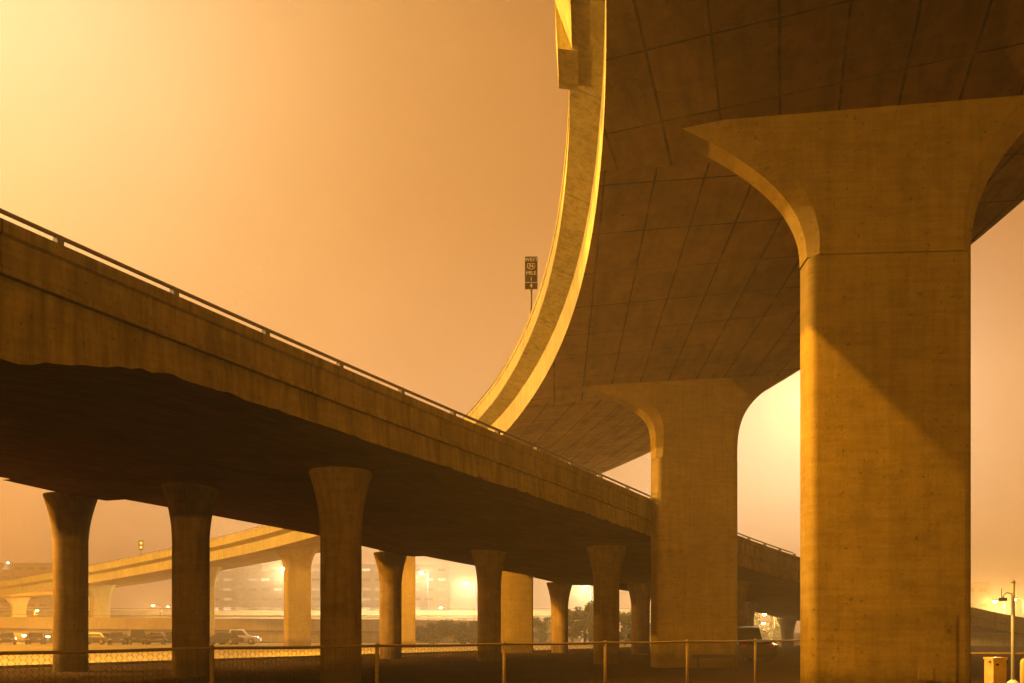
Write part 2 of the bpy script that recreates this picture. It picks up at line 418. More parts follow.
for near in (True, False):
    b = MB()
    pr = [(.05, .70), (.05, .80), (.0, .84), (-.01, 1.37), (.06, 1.41), (.06, 1.631), (-.24, 1.631), (-.38, 1.002), (-.101, 1.002), (-.101, .70)]
    if not near: pr = [(TF+.1-t, z-.1) for t, z in pr][::-1]
    sweep(b, OP, pr, -28, 122, .5)
    par = b.build('parapet', M['fascia'], op_root)
    tt, dz = (-.05, 0) if near else (TF+.15, -.1)
    s_end = 57.5 if near else 110
    b = MB()
    b.tube([OP.pt(q, tt, 1.80+dz) for q in np.arange(-28, s_end, 1.0)], .043, 8)
    ra = b.build('handrail', M['rail'], par)
    q = 8.75 - 2.55*8
    while q < s_end:
        if near or q > 0:
            b = MB(); b.box(OP.pt(q, tt, 1.70+dz), (.14, .13, .15), -OP.at(q)[3]); b.build('rail_post', M['rail'], par)
        q += 2.55
# bents: flared round columns under a tapered cap
def round_column(x, y, ztop, top_r=.98):
    b = MB(); r = .635
    fl = 1.95; prof = [(r, -.2), (r, ztop*.5), (r, ztop-fl)]
    for k in range(1, 13):
        u = k/12; prof.append((r + (top_r-r)*u**2.0, ztop-fl + fl*u))
    prof.append((top_r+.0, ztop+.08))
    b.lathe((x, y, 0), prof, 20, rz=.15)
    return b.build('column', M['column'], op_root, 50)
for s, cols in ((20.0, (-17.45, -10.3, -3.26)), (38.5, (-17.3, -10.3, -3.26)), (55.3, (-17.0, -10.2, -3.3)), (71.5, (-16.9, -10.2, -3.4)), (90.0, (-16.9, -10.2, -3.4)), (3.0, (-10.2, -3.3))):
    for t in cols:
        p = OP.pt(s, t); round_column(p[0], p[1], p[2]-.25)
    b = MB()
    nq = 9; half_top, half_bot = 2.3, .95
    t0, t1 = -18.0, -.75
    secs = []
    for t, k in ((t0, .0), (-16.6, 1), (-4.2, 1), (t1, .0)):
        secs.append([OP.pt(s-half_top, t, .06), OP.pt(s-half_bot*(.6+.4*k), t, .04-.30*k), OP.pt(s+half_bot*(.6+.4*k), t, .04-.30*k), OP.pt(s+half_top, t, .06)])
    vs = [p for sec in secs for p in sec]; fs = []
    for i in range(3):
        for j in range(3): fs.append((i*4+j, i*4+j+1, (i+1)*4+j+1, (i+1)*4+j))
    b.add(vs, fs, 0, [(p[0]*.7, p[1]*.7) for p in vs])
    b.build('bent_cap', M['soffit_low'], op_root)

b = MB(); sweep(b, OP, [(-.6, -2.2), (-.6, .0), (-17.9, .25), (-17.9, -2.2)], 107, 122, .5)
b.build('abutment_wall', M['fascia'], op_root)
# ------------------------------------------------------------------ ground
def sheet(name, pts, z, mat, parent=None):
    b = MB(); b.add([(x, y, z) for x, y in pts], [tuple(range(len(pts)))]); o = b.build(name, mat)
    return tag(o, kind='structure')
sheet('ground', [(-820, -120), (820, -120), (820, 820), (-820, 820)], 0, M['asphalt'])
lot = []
for q in np.arange(-10, 60, 4): lot.append(tuple(OP.pt(q, -22.6)[:2]))  # edge laid on the overpass shadow line, so surface tone stands in for shade
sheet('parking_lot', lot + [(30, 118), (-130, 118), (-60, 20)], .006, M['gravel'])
sheet('access_road', [(-130, 118.5), (90, 118.5), (90, 126), (-130, 126)], .008, M['asphalt'])
# kerb along the shaded side of the overpass
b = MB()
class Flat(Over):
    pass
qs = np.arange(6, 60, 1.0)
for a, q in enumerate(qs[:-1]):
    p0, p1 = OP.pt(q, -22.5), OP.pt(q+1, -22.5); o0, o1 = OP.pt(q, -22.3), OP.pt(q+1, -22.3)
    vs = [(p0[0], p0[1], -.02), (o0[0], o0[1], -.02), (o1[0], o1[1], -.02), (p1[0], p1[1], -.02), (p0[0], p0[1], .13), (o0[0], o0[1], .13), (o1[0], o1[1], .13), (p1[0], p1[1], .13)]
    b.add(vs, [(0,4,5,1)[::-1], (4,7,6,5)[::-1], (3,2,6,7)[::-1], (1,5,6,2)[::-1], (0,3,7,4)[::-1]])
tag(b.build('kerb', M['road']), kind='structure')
b = MB()
for k in range(26):
    x = -78 + k*2.9
    b.box((x, 100.5, .0115), (.12, 5.2, .003))
tag(b.build('road_markings', M['paint_line']), kind='structure')

# ------------------------------------------------------------------ chain link fence (oblique, running away to the right)
FX0, FY0 = (212-512)/F*13.4, 13.4
fdir = np.array((math.sin(R(47.8)), math.cos(R(47.8))))
FH = 1.34; SP = 2.98
fence = empty('chain_link_fence', (FX0, FY0, 0), 'long rusty chain link fence with a pipe top rail crossing the dark foreground', 'fence')
def fp(d, z): return (FX0 + fdir[0]*d, FY0 + fdir[1]*d, z)
D0, D1 = -4*SP, 6.2*SP
def topz(d): return FH - .012*math.sin(d*1.05)**2 - (.035*max(0, -d-0.3)/3 if d < -.3 else 0)
b = MB(); b.tube([fp(d, topz(d)) for d in np.arange(D0, D1, .5)], .024, 8); b.build('top_rail', M['galv'], fence)
for k in range(-4, 7):
    b = MB(); d = k*SP; b.tube([fp(d, -.1), fp(d, topz(d)+.0)], .034, 8); b.lathe((*fp(d, topz(d)-.02)[:2], topz(d)-.02), [(.04, 0), (.04, .05), (.02, .075)], 8)
    b.build('fence_post', M['galv'], fence)
b = MB(); pit = .072; hgt = FH-.03
nw = int((D1-D0)/pit)
off = np.array((fdir[1], -fdir[0]))*.006
for w in range(nw):
    d0 = D0 + w*pit; z = .03; pts = []; k = 0
    while z < hgt + .075:
        e_ = pit*.53 if (k + w) % 2 else -pit*.03
        d = d0 + (pit*.5 if (k+w) % 2 else -.004); sgn = 1 if k % 2 else -1
        p = fp(d, z + topz(d0)-FH); pts.append((p[0]+off[0]*sgn, p[1]+off[1]*sgn, p[2])); z += pit*.56; k += 1
    b.tube(pts, .0046, 3, cap=False, smooth=False)
b.build('wire_mesh', M['wire'], fence)

# short rail fence by the gate at the right edge
gf = empty('pipe_rail_fence', (13.5, 24, 0), 'short low pipe rail behind the yellow gate pedestal and camera post', 'fence')
b = MB(); b.tube([(11.4, 24.2, .985), (18.0, 23.6, .965)], .03, 8); b.build('top_rail', M['galv'], gf)
for x in (11.5, 15.6, 17.9):
    b = MB(); b.tube([(x, 24.2-(x-11.4)*.091, -.1), (x, 24.2-(x-11.4)*.091, .98)], .035, 8); b.build('fence_post', M['galv'], gf)

# gate pedestal (yellow) with card reader
gx, gy = (995.3-512)/F*14.0, 14.0
gp = empty('gate_pedestal', (gx, gy, 0), 'scuffed yellow gate control pedestal standing right of the biggest pier', 'gate pedestal')
b = MB(); b.box((gx, gy, .575), (.215, .24, 1.15), .06); b.build('cabinet', M['yellow'], gp)
b = MB(); b.box((gx, gy, 1.165), (.235, .26, .035), .06); b.build('cap', M['yellow'], gp)
b = MB(); b.tube([(gx-.11, gy-.05, 1.12), (gx-.15, gy-.06, 1.12)], .02, 10); b.build('knob', M['yellow'], gp)
b = MB(); b.tube([(gx+.11, gy-.05, 1.11), (gx+.16, gy-.06, 1.11)], .018, 10); b.build('knob', M['dark'], gp)
b = MB(); b.box((gx-.035, gy-.125, 1.07), (.05, .012, .03), .06); b.build('card_slot', M['dark'], gp)

# camera post
cx, cy = (1013-512)/F*14.6, 14.6
cp = empty('camera_post', (cx, cy, 0), 'thin grey post with a small side camera and antenna beside the yellow pedestal', 'camera post')
b = MB(); b.tube([(cx, cy, -.1), (cx, cy, 2.40)], .031, 12); b.build('pole', M['grey_pole'], cp)
b = MB(); b.lathe((cx, cy, 2.395), [(.036, 0), (.036, .03), (.01, .05)], 12); b.build('pole_cap', M['grey_pole'], cp)
b = MB(); b.lathe((cx, cy, .0), [(.13, -.05), (.13, .62), (.115, .70), (.07, .765), (.035, .79)], 18); b.build('base_guard', M['pale_coat'], cp)
b = MB(); b.tube([(cx, cy, 2.22), (cx-.12, cy-.02, 2.235), (cx-.16, cy-.02, 2.20), (cx-.175, cy-.02, 2.15)], .012, 6); b.build('arm', M['grey_pole'], cp)
b = MB(); b.box((cx-.185, cy-.03, 2.125), (.05, .12, .055), .4); b.build('camera_head', M['dark'], cp)
b = MB(); b.tube([(cx-.195, cy-.02, 2.14), (cx-.20, cy-.02, 2.31)], .007, 5); b.build('antenna', M['dark'], cp)
# second yellow bollard cut by the frame
bx, by = (1024.5-512)/F*13.2, 13.2
b = MB(); b.lathe((bx, by, 0), [(.06, -.05), (.06, 1.12), (.05, 1.16), (.02, 1.19)], 14)
tag(b.build('bollard', M['yellow']), 'slim yellow bollard cut off by the edge beside the camera post', 'bollard')

# dark board barrier before the second pier
bb = empty('barrier', ((716-512)/F*34.6, 34.6, 0), 'low dark board barrier standing in front of the second biggest pier', 'barrier')
x0, x1 = (692-512)/F*34.6, (741-512)/F*34.6
b = MB(); b.box(((x0+x1)/2, 34.6, .60), (x1-x0, .06, .15)); b.build('board', M['rust'], bb)
for x in (x0+.25, x1-.25):
    b = MB(); b.box((x, 34.66, .33), (.07, .06, .68)); b.build('post', M['rust'], bb)

# ------------------------------------------------------------------ mile sign(s) on the ramp parapet
def text_mesh(name, body, size, loc, rz, mat, parent):
    cu = bpy.data.curves.new(name, 'FONT'); cu.body = body; cu.size = size; cu.align_x = 'CENTER'; cu.align_y = 'CENTER'; cu.extrude = .004; cu.resolution_u = 2
    to = bpy.data.objects.new('tmp', cu); COL.objects.link(to); bpy.context.view_layer.update()
    me = bpy.data.meshes.new_from_object(to.evaluated_get(bpy.context.evaluated_depsgraph_get()))
    bpy.data.objects.remove(to); me.name = name
    o = bpy.data.objects.new(name, me); COL.objects.link(o); me.materials.append(mat)
    o.parent = parent; o.rotation_euler = (R(90), 0, rz); o.location = tuple(np.array(loc) - ORG[parent.name]); return o
def sign(s_, w, z0, z1, full, label):
    p = RP.pt(s_, -o_+.1, PT-.1); rz = math.atan2(-p[0], p[1])*1.0
    rz = -math.atan2(p[0], p[1])
    root = empty('mile_sign', tuple(p), label, 'road sign')
    cx_, cy_ = p[0], p[1]
    b = MB(); b.tube([(cx_, cy_, p[2]-.3), (cx_, cy_, z1-.1)], .045, 8); b.build('post', M['rail'], root)
    fx, fy = math.sin(-rz)*-1, -math.cos(rz)   # towards camera
    fx = -p[0]/math.hypot(p[0], p[1]); fy = -p[1]/math.hypot(p[0], p[1])
    pc = (cx_+fx*.08, cy_+fy*.08, (z0+z1)/2)
    b = MB(); b.box(pc, (w, .03, z1-z0), rz); pan = b.build('panel', M['sign_dark'], root)
    H_ = z1-z0
    q = lambda v, g=.02: (pc[0]+fx*g, pc[1]+fy*g, z0+H_*v)
    if full:
        for txt, sz, v in (('WEST', .40*w, .90), ('94', .38*w, .70), ('MILE', .40*w, .49), ('1', .44*w, .31), ('4', .46*w, .10)):
            text_mesh('lettering', txt, sz, q(v), rz, M['sign_white'], pan)
        # shield outline round the route number
        b = MB(); ca, sa = math.cos(rz), math.sin(rz)
        sh = [(-.30, .11), (-.17, .135), (0, .11), (.17, .135), (.30, .11), (.31, .0), (.22, -.09), (0, -.14), (-.22, -.09), (-.31, 0)]
        pts = [np.array(q(.70, .018)) + np.array((ca*u*w, sa*u*w, v*w*1.7)) for u, v in sh]
        b.tube(pts + [pts[0]], .02*w, 5); b.build('shield', M['sign_white'], pan)
        b = MB(); b.box(q(.205, .017), (w*.96, .006, .03*w), rz); b.build('divider', M['sign_white'], pan)
    else:
        for v in (.72, .28):
            b = MB(); b.box(q(v, .017), (w*.6, .006, H_*.28), rz); b.build('mark', M['sign_white'], pan)
    return root
# pixel fit: panel 526-538 by 258-290 ; far one 139-143 by 540-551
def ramp_s_at_px(px, lo, hi):
    best = min((abs(512+F*RP.pt(q, -o_+.1)[0]/RP.pt(q, -o_+.1)[1]-px), q) for q in np.arange(lo, hi, .25)); return best[1]
ss = ramp_s_at_px(531.5, 17, 45); Yd = RP.pt(ss, -o_+.1)[1]
zz = lambda y, Y: CAM_Z + (HOR-y)*Y/F
sign(ss, 12.6/F*Yd, zz(290, Yd), zz(257.5, Yd), True, 'narrow dark mile sign with pale lettering beside the near bend of the high ramp')
ss2 = ramp_s_at_px(141, 60, 150); Yd2 = RP.pt(ss2, -o_+.1)[1]
sign(ss2, 4.2/F*Yd2, zz(550, Yd2), zz(540.5, Yd2), False, 'tiny far sign rising from the distant end of the high ramp')

# ------------------------------------------------------------------ vehicles
def car(name, x, y, rz, kind, paint, label, cat='car'):
    root = empty(name, (x, y, 0), label, cat, 'cars parked in the far lot')
    root.rotation_euler = (0, 0, 0)
    L, Wd, Hh = {'sedan': (4.6, 1.8, 1.43), 'suv': (4.7, 1.9, 1.78), 'hatch': (4.1, 1.75, 1.5), 'truck': (5.5, 1.95, 1.85)}[kind]
    sx = L/4.6
    if kind == 'sedan': cab = [(-1.75, .88), (-1.15, 1.38), (-.1, 1.43), (.45, 1.36), (1.15, .92)]
    elif kind == 'suv': cab = [(-2.2, .95), (-1.95, 1.70), (-.2, 1.78), (.35, 1.70), (1.05, 1.0)]
    elif kind == 'hatch': cab = [(-2.1, .90), (-1.7, 1.42), (-.3, 1.5), (.3, 1.42), (1.1, .92)]
    else: cab = [(-.75, 1.02), (-.6, 1.78), (.1, 1.85), (.6, 1.76), (1.15, 1.08)]
    belt = {'sedan': .88, 'suv': .98, 'hatch': .90, 'truck': 1.04}[kind]
    low = [(-2.28, .45), (-2.25, belt-.12), (-2.0, belt), (1.1, belt+.02), (2.0, belt-.14), (2.25, belt-.30), (2.3, .45), (2.1, .28), (-2.1, .28)]
    ca, sa = math.cos(rz), math.sin(rz)
    def Wp(u, v, z): return (x + ca*u*sx - sa*v, y + sa*u*sx + ca*v, z)
    def prism(b, pr, hw, top_in=0.0, zr=None):
        n = len(pr); vs = []
        for sv in (-1, 1):
            for u, z in pr:
                k = hw - (top_in*(z-zr[0])/(zr[1]-zr[0]) if zr else (.10 if z > belt-.05 or z < .3 else 0)); vs.append(Wp(u, sv*k, z))
        fs = [tuple(range(n)), tuple(range(n, 2*n))[::-1]] + [(i, n+i, n+(i+1) % n, (i+1) % n) for i in range(n)]
        b.add(vs, fs)
    b = MB(); prism(b, low, Wd/2); body = b.build('body', paint, root)
    b = MB(); prism(b, [(cab[0][0], belt-.02)] + cab[1:4] + [(cab[4][0], belt-.02)], Wd/2-.12, .16, (belt, Hh)); b.build('roof', paint, body)
    b = MB()
    for sv in (-1, 1):
        pr = [(cab[0][0]+.22, belt+.05), (cab[1][0]+.10, cab[1][1]-.10), (cab[3][0]-.05, cab[3][1]-.10), (cab[4][0]-.22, belt+.05)]
        b.add([Wp(u, sv*(Wd/2-.12-.16*(z-belt)/(Hh-belt)+.006), z) for u, z in pr], [(0, 1, 2, 3) if sv > 0 else (3, 2, 1, 0)])
    for u0, z0, u1, z1 in ((cab[4][0]-.05, belt+.08, cab[3][0]+.06, cab[3][1]-.06), (cab[0][0]+.04, belt+.08, cab[1][0]-.04, cab[1][1]-.06)):
        sg = .03 if u0 > 0 else -.03
        b.add([Wp(u0+sg, -(Wd/2-.2), z0), Wp(u0+sg, Wd/2-.2, z0), Wp(u1+sg, Wd/2-.34, z1), Wp(u1+sg, -(Wd/2-.34), z1)], [(0, 1, 2, 3)])
    b.build('windows', M['glass'], root)
    for u in (-1.38, 1.42):
        for sv in (-1, 1):
            b = MB(); r = .32 if kind != 'truck' else .38
            b.tube([Wp(u, sv*(Wd/2-.21), r), Wp(u, sv*(Wd/2+.01), r)], r, 16); wh = b.build('wheel', M['dark'], root)
            b = MB(); b.tube([Wp(u, sv*(Wd/2-.02), r), Wp(u, sv*(Wd/2+.02), r)], r*.6, 12); b.build('rim', M['galv'], wh)
    for sv in (-1, 1):
        b = MB(); b.box(Wp(2.24, sv*.62, belt-.26), (.12*sx, .34, .13), rz); b.build('headlight', M['lens'], root)
        b = MB(); b.box(Wp(-2.26, sv*.66, belt-.16), (.08*sx, .26, .16), rz); b.build('taillight', M['tail'], root)
    if kind == 'truck':
        b = MB(); b.box(Wp(-1.5, 0, belt+.01), (1.3*sx, Wd-.3, .04), rz); b.build('load_bed', M['dark'], root)
    return root
def gx_at(px, Y): return (px-512)/F*Y
cars = [(7, 104, 'sedan', 'black_paint', R(-62), 'dark low sedan at the very edge under the far viaduct'),
        (36, 105, 'sedan', 'black_paint', R(-68), 'dark sedan just short of the darkest round column, by the lit yard'),
        (95, 104, 'sedan', 'brown_paint', R(172), 'bronze sedan parked broadside in front of a yellow pier'),
        (117, 103, 'hatch', 'black_paint', R(-70), 'black hatchback at the right foot of the yellow far pier'),
        (137, 103.5, 'suv', 'black_paint', R(-60), 'tallest dark vehicle of the row, a black boxy wagon'),
        (156, 104.5, 'sedan', 'brown_paint', R(-72), 'brown sedan squeezed between the black wagon and a dark hatchback'),
        (171, 104, 'hatch', 'black_paint', R(-66), 'dark hatchback peeking out beside the middle dark column'),
        (222, 103, 'sedan', 'black_paint', R(176), 'black sedan nosing up to the white pickup'),
        (237, 104.5, 'truck', 'white_paint', R(10), 'white pickup, the only pale vehicle in the row')]
for px, Y, kind, paint, rz, lab in cars:
    car('parked_car' if kind != 'truck' else 'pickup_truck', gx_at(px, Y), Y, rz, kind, M[paint], lab, 'car' if kind != 'truck' else 'pickup')
t_ = car('utility_truck', gx_at(741, 45.5), 45.5, R(92), 'truck', M['black_paint'], 'black truck parked in the shade behind the second biggest pier', 'truck')
del t_['group']

# ------------------------------------------------------------------ far structures
M['far_conc'] = concrete('far_viaduct_concrete', (.30, .20, .07), streak=.3, mott=.25)
def viaduct(name, label, y0, x0, x1, ztop, zbot, cols, slope=0.0, wall_from=None, depth=9):
    root = empty(name, ((x0+x1)/2, y0, 0), label, 'viaduct')
    b = MB(); n = 40
    xs = np.linspace(x0, x1, n)
    prof = [(0, zbot), (-.25, zbot+.45), (-.9, zbot+.65), (-.9, ztop), (-.6, ztop), (-.5, ztop-.75), (depth, ztop-.75), (depth, zbot)]
    for i in range(len(prof)):
        vs = []; fs = []
        for a, x in enumerate(xs):
            for e_ in (0, 1):
                yy, z = prof[(i+e_) % len(prof)]; vs.append((x, y0+yy, z + slope*(x-x0)))
            if a: k = 2*a; fs.append((k-2, k, k+1, k-1))
        b.add(vs, fs)
    b.build('deck', M['far_conc'], root)
    b = MB(); b.tube([(x, y0-.75, ztop+.35+slope*(x-x0)) for x in xs], .05, 6)
    b.build('handrail', M['rail'], root)
    for x in cols:
        b = MB(); zt = zbot+.02+slope*(x-x0)
        b.box((x, y0+depth/2, zt/2-.1), (1.5, depth*.6, zt+.2)); b.build('column', M['far_conc'], root)
    if wall_from is not None:
        b = MB(); k = 0; x = wall_from
        while x < x1:
            b.box((x+1.5, y0+.3+.0*k, (zbot+slope*(x-x0))/2-.05), (2.97, .4, zbot+slope*(x-x0)+.06)); x += 3.0; k += 1
        b.build('retaining_wall', M['far_conc'], root)
    return root
viaduct('low_viaduct', 'low concrete viaduct running level behind the row of parked cars', 128, -150, 8, 4.25, 1.95, (-128, -106, -84, -58.5, -54), -.008, -44)
viaduct('distant_viaduct', 'hazier second viaduct showing just above the low viaduct', 172, -220, 40, 5.6, 4.0, (-190, -160, -130, -100, -70, -40, -10, 20), 0.0)

def block(name, label, x0, x1, y, depth, h, rows, cols, lit, z0=4.0, wsize=None, plain=False):
    root = empty(name, ((x0+x1)/2, y, 0), label, 'building')
    b = MB(); b.box(((x0+x1)/2, y+depth/2, h/2), (x1-x0, depth, h)); w_ = b.build('wall', M['facade'], root)
    b = MB(); b.box(((x0+x1)/2, y+depth/2, h+.35), (x1-x0+.6, depth+.6, .7)); b.build('roof', M['facade'], root)
    st = (x1-x0)/cols; fl = (h-z0)/rows
    for r_ in range(rows):
        for c in range(cols):
            on = random.random() < lit
            b = MB(); cx_ = x0+(c+.5)*st; cz = z0+(r_+.5)*fl
            b.box((cx_, y-.02, cz), (st*.6, .14, fl*.26)); b.build('window', random.choice([M['win_lit'], M['win_dim'], M['win_dim']]) if on else M['win_dark'], root)
    return root
block('office_block', 'long pale office block with rows of lit windows dissolving in the fog', -282, -57, 785, 30, 60.5, 5, 20, .55, 17)
block('office_tower', 'faint tower with a lone bright window at the far hazy edge', -445, -392, 765, 20, 60, 7, 5, .12)
block('plain_office', 'barely visible fogged building beyond the yellow gate pedestal', 358, 426, 785, 20, 45, 3, 6, .3)

# ------------------------------------------------------------------ trees and bushes
def plant(name, label, cat, x, y, h, r, mat, n, conifer=False, group=None, trunk=True):
    root = empty(name, (x, y, 0), label, cat, group)
    if trunk:
        b = MB(); b.tube([(x, y, -.1), (x+.05, y, h*.45), (x, y, h*.9)], [.12+.015*h, .08+.008*h, .03], 7)
        for k in range(6):
            a = random.uniform(0, 6.28); z = h*random.uniform(.25, .7)
            b.tube([(x, y, z), (x+math.cos(a)*r*.6, y+math.sin(a)*r*.6, z+h*.15)], [.05, .015], 5)
        b.build('trunk', M['bark'], root)
    b = MB()
    clumps = []
    for k in range(16 if not conifer else 24):
        if conifer:
            z = h*(.12+.86*random.random()**.8); rr = r*(1-z/h)*1.0+.1
            a = random.uniform(0, 6.28); d = rr*random.uniform(.35, 1.0); clumps.append((x+d*math.cos(a), y+d*math.sin(a), z, .28+.35*rr))
        else:
            a = random.uniform(0, 6.28); d = r*math.sqrt(random.random())*.85; z = h*random.uniform(.18, .88)
            if z > .6*h: d *= .7
            clumps.append((x+d*math.cos(a), y+d*math.sin(a), z, r*random.uniform(.25, .45)))
    for k in range(n):
        c = random.choice(clumps); v = rng.normal(size=3); v /= np.linalg.norm(v); rad = c[3]*random.random()**.5
        p = np.array(c[:3]) + v*rad; p[2] = max(.08, p[2])
        if p[2] > h: continue
        a = rng.normal(size=3); a /= np.linalg.norm(a); t = np.cross(a, rng.normal(size=3)); t /= np.linalg.norm(t)
        s_ = random.uniform(.08, .2)
        b.add([p-a*s_-t*s_*.5, p+t*s_*.7-a*.3*s_, p+a*s_*1.1, p-t*s_*.7+a*.2*s_], [(0, 1, 2, 3)])
    b.build('crown', mat, root)
hed = [(424, 2.2, 1.6, 'lowest rounded bush of the hedge right of the fourth pier'), (436, 2.7, 1.8, 'taller bush second along the hedge, under a lamp glow'),
       (449, 2.9, 1.9, 'fullest dark bush in the middle of the hedge'), (462, 2.6, 1.8, 'dark bush of the hedge next to a round column'), (473, 2.8, 1.8, 'last bush of the hedge before the widest lit pier')]
for px, h, r, lab in hed:
    plant('bush', lab, 'bush', gx_at(px, 108), 108+random.uniform(-1, 1), h, r, M['leaf_dark'], 1500, group='bushes of the far hedge', trunk=False)
for px, Y, h, r, con, lab in ((541, 112, 3.4, 1.6, False, 'dark slim shrub in the gap right of the widest lit pier'),
                       (572, 100, 4.4, 1.7, False, 'ragged olive tree at the left of the gap between two round columns'),
                       (585, 102, 5.2, 2.0, False, 'tallest olive tree, its top meeting the bright glow'),
                       (601, 99, 4.2, 1.9, False, 'olive tree half hidden behind the nearest round column of the middle row'),
                       (625, 98, 4.0, 1.8, False, 'bushy tree in the narrow gap left of the second pier'),
                       (637, 100, 4.3, 1.8, False, 'leafy tree close against the second pier'),
                       (756, 118, 3.9, 1.3, True, 'small pointed conifer left of the lamp glow'),
                       (774, 116, 4.4, 1.6, True, 'broad pointed conifer just right of the lamp glow'),
                       (784, 120, 3.8, 1.3, True, 'hazier pointed conifer nearest the biggest pier')):
    plant('conifer' if con else 'tree', lab, 'conifer' if con else 'tree', gx_at(px, Y), Y, h, r, M['leaf_mid'], 2200, con)

# ------------------------------------------------------------------ lamps
SOD = (1.0, .50, .05); WHT = (1.0, .90, .78); AMB = (1.0, .66, .28)
def point(loc, col, watts, rad=.25, parent=None):
    l = bpy.data.lights.new('lamp_light', 'POINT'); l.color = col; l.energy = watts; l.shadow_soft_size = rad
    o = bpy.data.objects.new('lamp_light', l); COL.objects.link(o); o.location = loc; return o
def lamp(x, y, z, col, watts, label, name='street_lamp', arm=1.2, mat=None, mast=False, size=.3, aim=None, cone=60):
    root = empty(name, (x+arm, y, 0), label, 'mast light' if mast else 'street lamp')
    b = MB(); b.tube([(x+arm, y, -.1), (x+arm, y, z+.2)], [.14 if mast else .09, .07 if mast else .05], 8); b.build('pole', M['lamp_pole'], root)
    if mast:
        b = MB(); b.lathe((x+arm, y, z), [(.15, .1), (.9, .22), (.9, .32), (.15, .5)], 14); b.build('lamp_ring', M['lamp_pole'], root)
    else:
        b = MB(); b.tube([(x+arm, y, z+.15), (x+arm*.4, y, z+.32), (x, y, z+.25)], .04, 6); b.build('arm', M['lamp_pole'], root)
    b = MB(); b.lathe((x, y, z), [(.10*size/.3, .12), (size, .14), (size*.9, .24), (.08, .32)], 12); b.build('housing', M['lamp_pole'], root)
    b = MB(); b.lathe((x, y, z), [(.04, -.05), (size*.7, .0), (size*.8, .135)], 12); b.build('lamp_glass', mat or M['sodium'], root)
    if aim is None: point((x, y, z-.12-size*.3), col, watts, size*.8, root)
    else:
        l = bpy.data.lights.new('flood_light', 'SPOT'); l.color = col; l.energy = watts; l.shadow_soft_size = .35; l.spot_size = R(cone); l.spot_blend = .7
        o = bpy.data.objects.new('flood_light', l); COL.objects.link(o); p = np.array((x, y, z-.12-size*.3)); o.location = p
        from mathutils import Vector
        o.rotation_euler = Vector(np.array(aim)-p).to_track_quat('-Z', 'Y').to_euler()
def lamp_px(px, py, Y, col, watts, label, **k):
    lamp(gx_at(px, Y), Y, zz(py, Y), col, watts, label, **k)
# masts outside the frame and behind the biggest pier, with added fill lamps
lamp(-17.0, 16.0, 31.7, SOD, 215000, 'tall mast floodlight rising above the low overpass', name='high_mast_light', arm=-.9, mast=True, size=.5, aim=(9.5, 19.0, 6.0), cone=46)
lamp(-42.0, 31.0, 31.0, AMB, 175000, 'tall mast light at the near side of the pale lot', name='high_mast_light', arm=-.9, mast=True, size=.5)
lamp(-78.0, 74.0, 28.0, SOD, 300000, 'added mast light out of view beyond the bend of the high ramp', name='high_mast_light', arm=-.9, mast=True, size=.5)  # unseen mast added to brighten the far ramp fascia
lamp(-20.9, 44.0, 14.5, SOD, 180000, 'added fill floodlight hidden behind the darkest round column', arm=-1.2, aim=(-5.0, 70.0, 2.0), cone=58)  # hidden spot added to brighten the third and fourth piers
lamp(-30.0, 36.0, 16.0, SOD, 70000, 'added fill lamp over the pale lot beyond the low overpass', arm=-1.2)  # out-of-view lamp added to warm the piers and ramp underside
lamp(12.3, 26.6, 3.4, SOD, 1300, 'added fill lamp tucked behind the biggest pier', arm=.5)  # added lamp standing in for ground bounce on the ramp soffit
lamp(-10.0, -46.0, 9.5, SOD, 88000, 'unseen fill lamp behind the photographer', arm=-1.2)  # out-of-view lamp placed as fill for piers and overpass fascia
lamp_px(812, 395, 74, AMB, 70000, 'tall mast light hidden behind the biggest pier', name='high_mast_light', arm=.9, mast=True, size=.5)
lamp_px(37, 611, 141, SOD, 9000, 'glaring orange lamp above the viaduct between the thin pier and a round column')
lamp_px(24, 636, 118, AMB, 1800, 'small bright lamp below the viaduct deck over the lit yard')
lamp_px(48, 637, 122, AMB, 1500, 'dim lamp under the viaduct deck close to the darkest round column')
lamp_px(153, 606, 150, AMB, 12000, 'brightest orange lamp over the row of parked cars')
lamp_px(168, 607, 190, AMB, 900, 'faint lamp just right of the brightest orange lamp')
lamp_px(283, 569, 150, WHT, 70000, 'bright white floodlight at the edge of a yellow pier', mat=M['white_lamp'])
lamp_px(467, 583.5, 150, WHT, 70000, 'brightest white floodlight between a yellow pier and a round column', mat=M['white_lamp'])
lamp_px(421, 573, 150, WHT, 50000, 'white floodlight hard against the right side of the fourth pier', mat=M['white_lamp'])
lamp_px(441, 608, 150, AMB, 8000, 'small orange lamp low over the dark hedge')
lamp_px(583, 588, 135, WHT, 60000, 'white lamp glowing above the olive trees', mat=M['white_lamp'])
lamp_px(637, 598, 135, AMB, 14000, 'warm lamp glowing beside the second pier')
lamp_px(764.5, 615, 104, AMB, 20000, 'orange lamp shining in front of the conifers')
lamp_px(763.5, 624, 108, AMB, 1500, 'small twin of the conifer lamp hanging lower')
lamp_px(995, 602, 112, AMB, 75000, 'bright orange lamp directly left of the camera post')
lamp_px(1014, 600, 114, AMB, 22000, 'orange lamp half hidden by the camera post')
lamp_px(8, 563, 240, WHT, 2500, 'tiny white light high in the fog at the far edge', mat=M['white_lamp'])

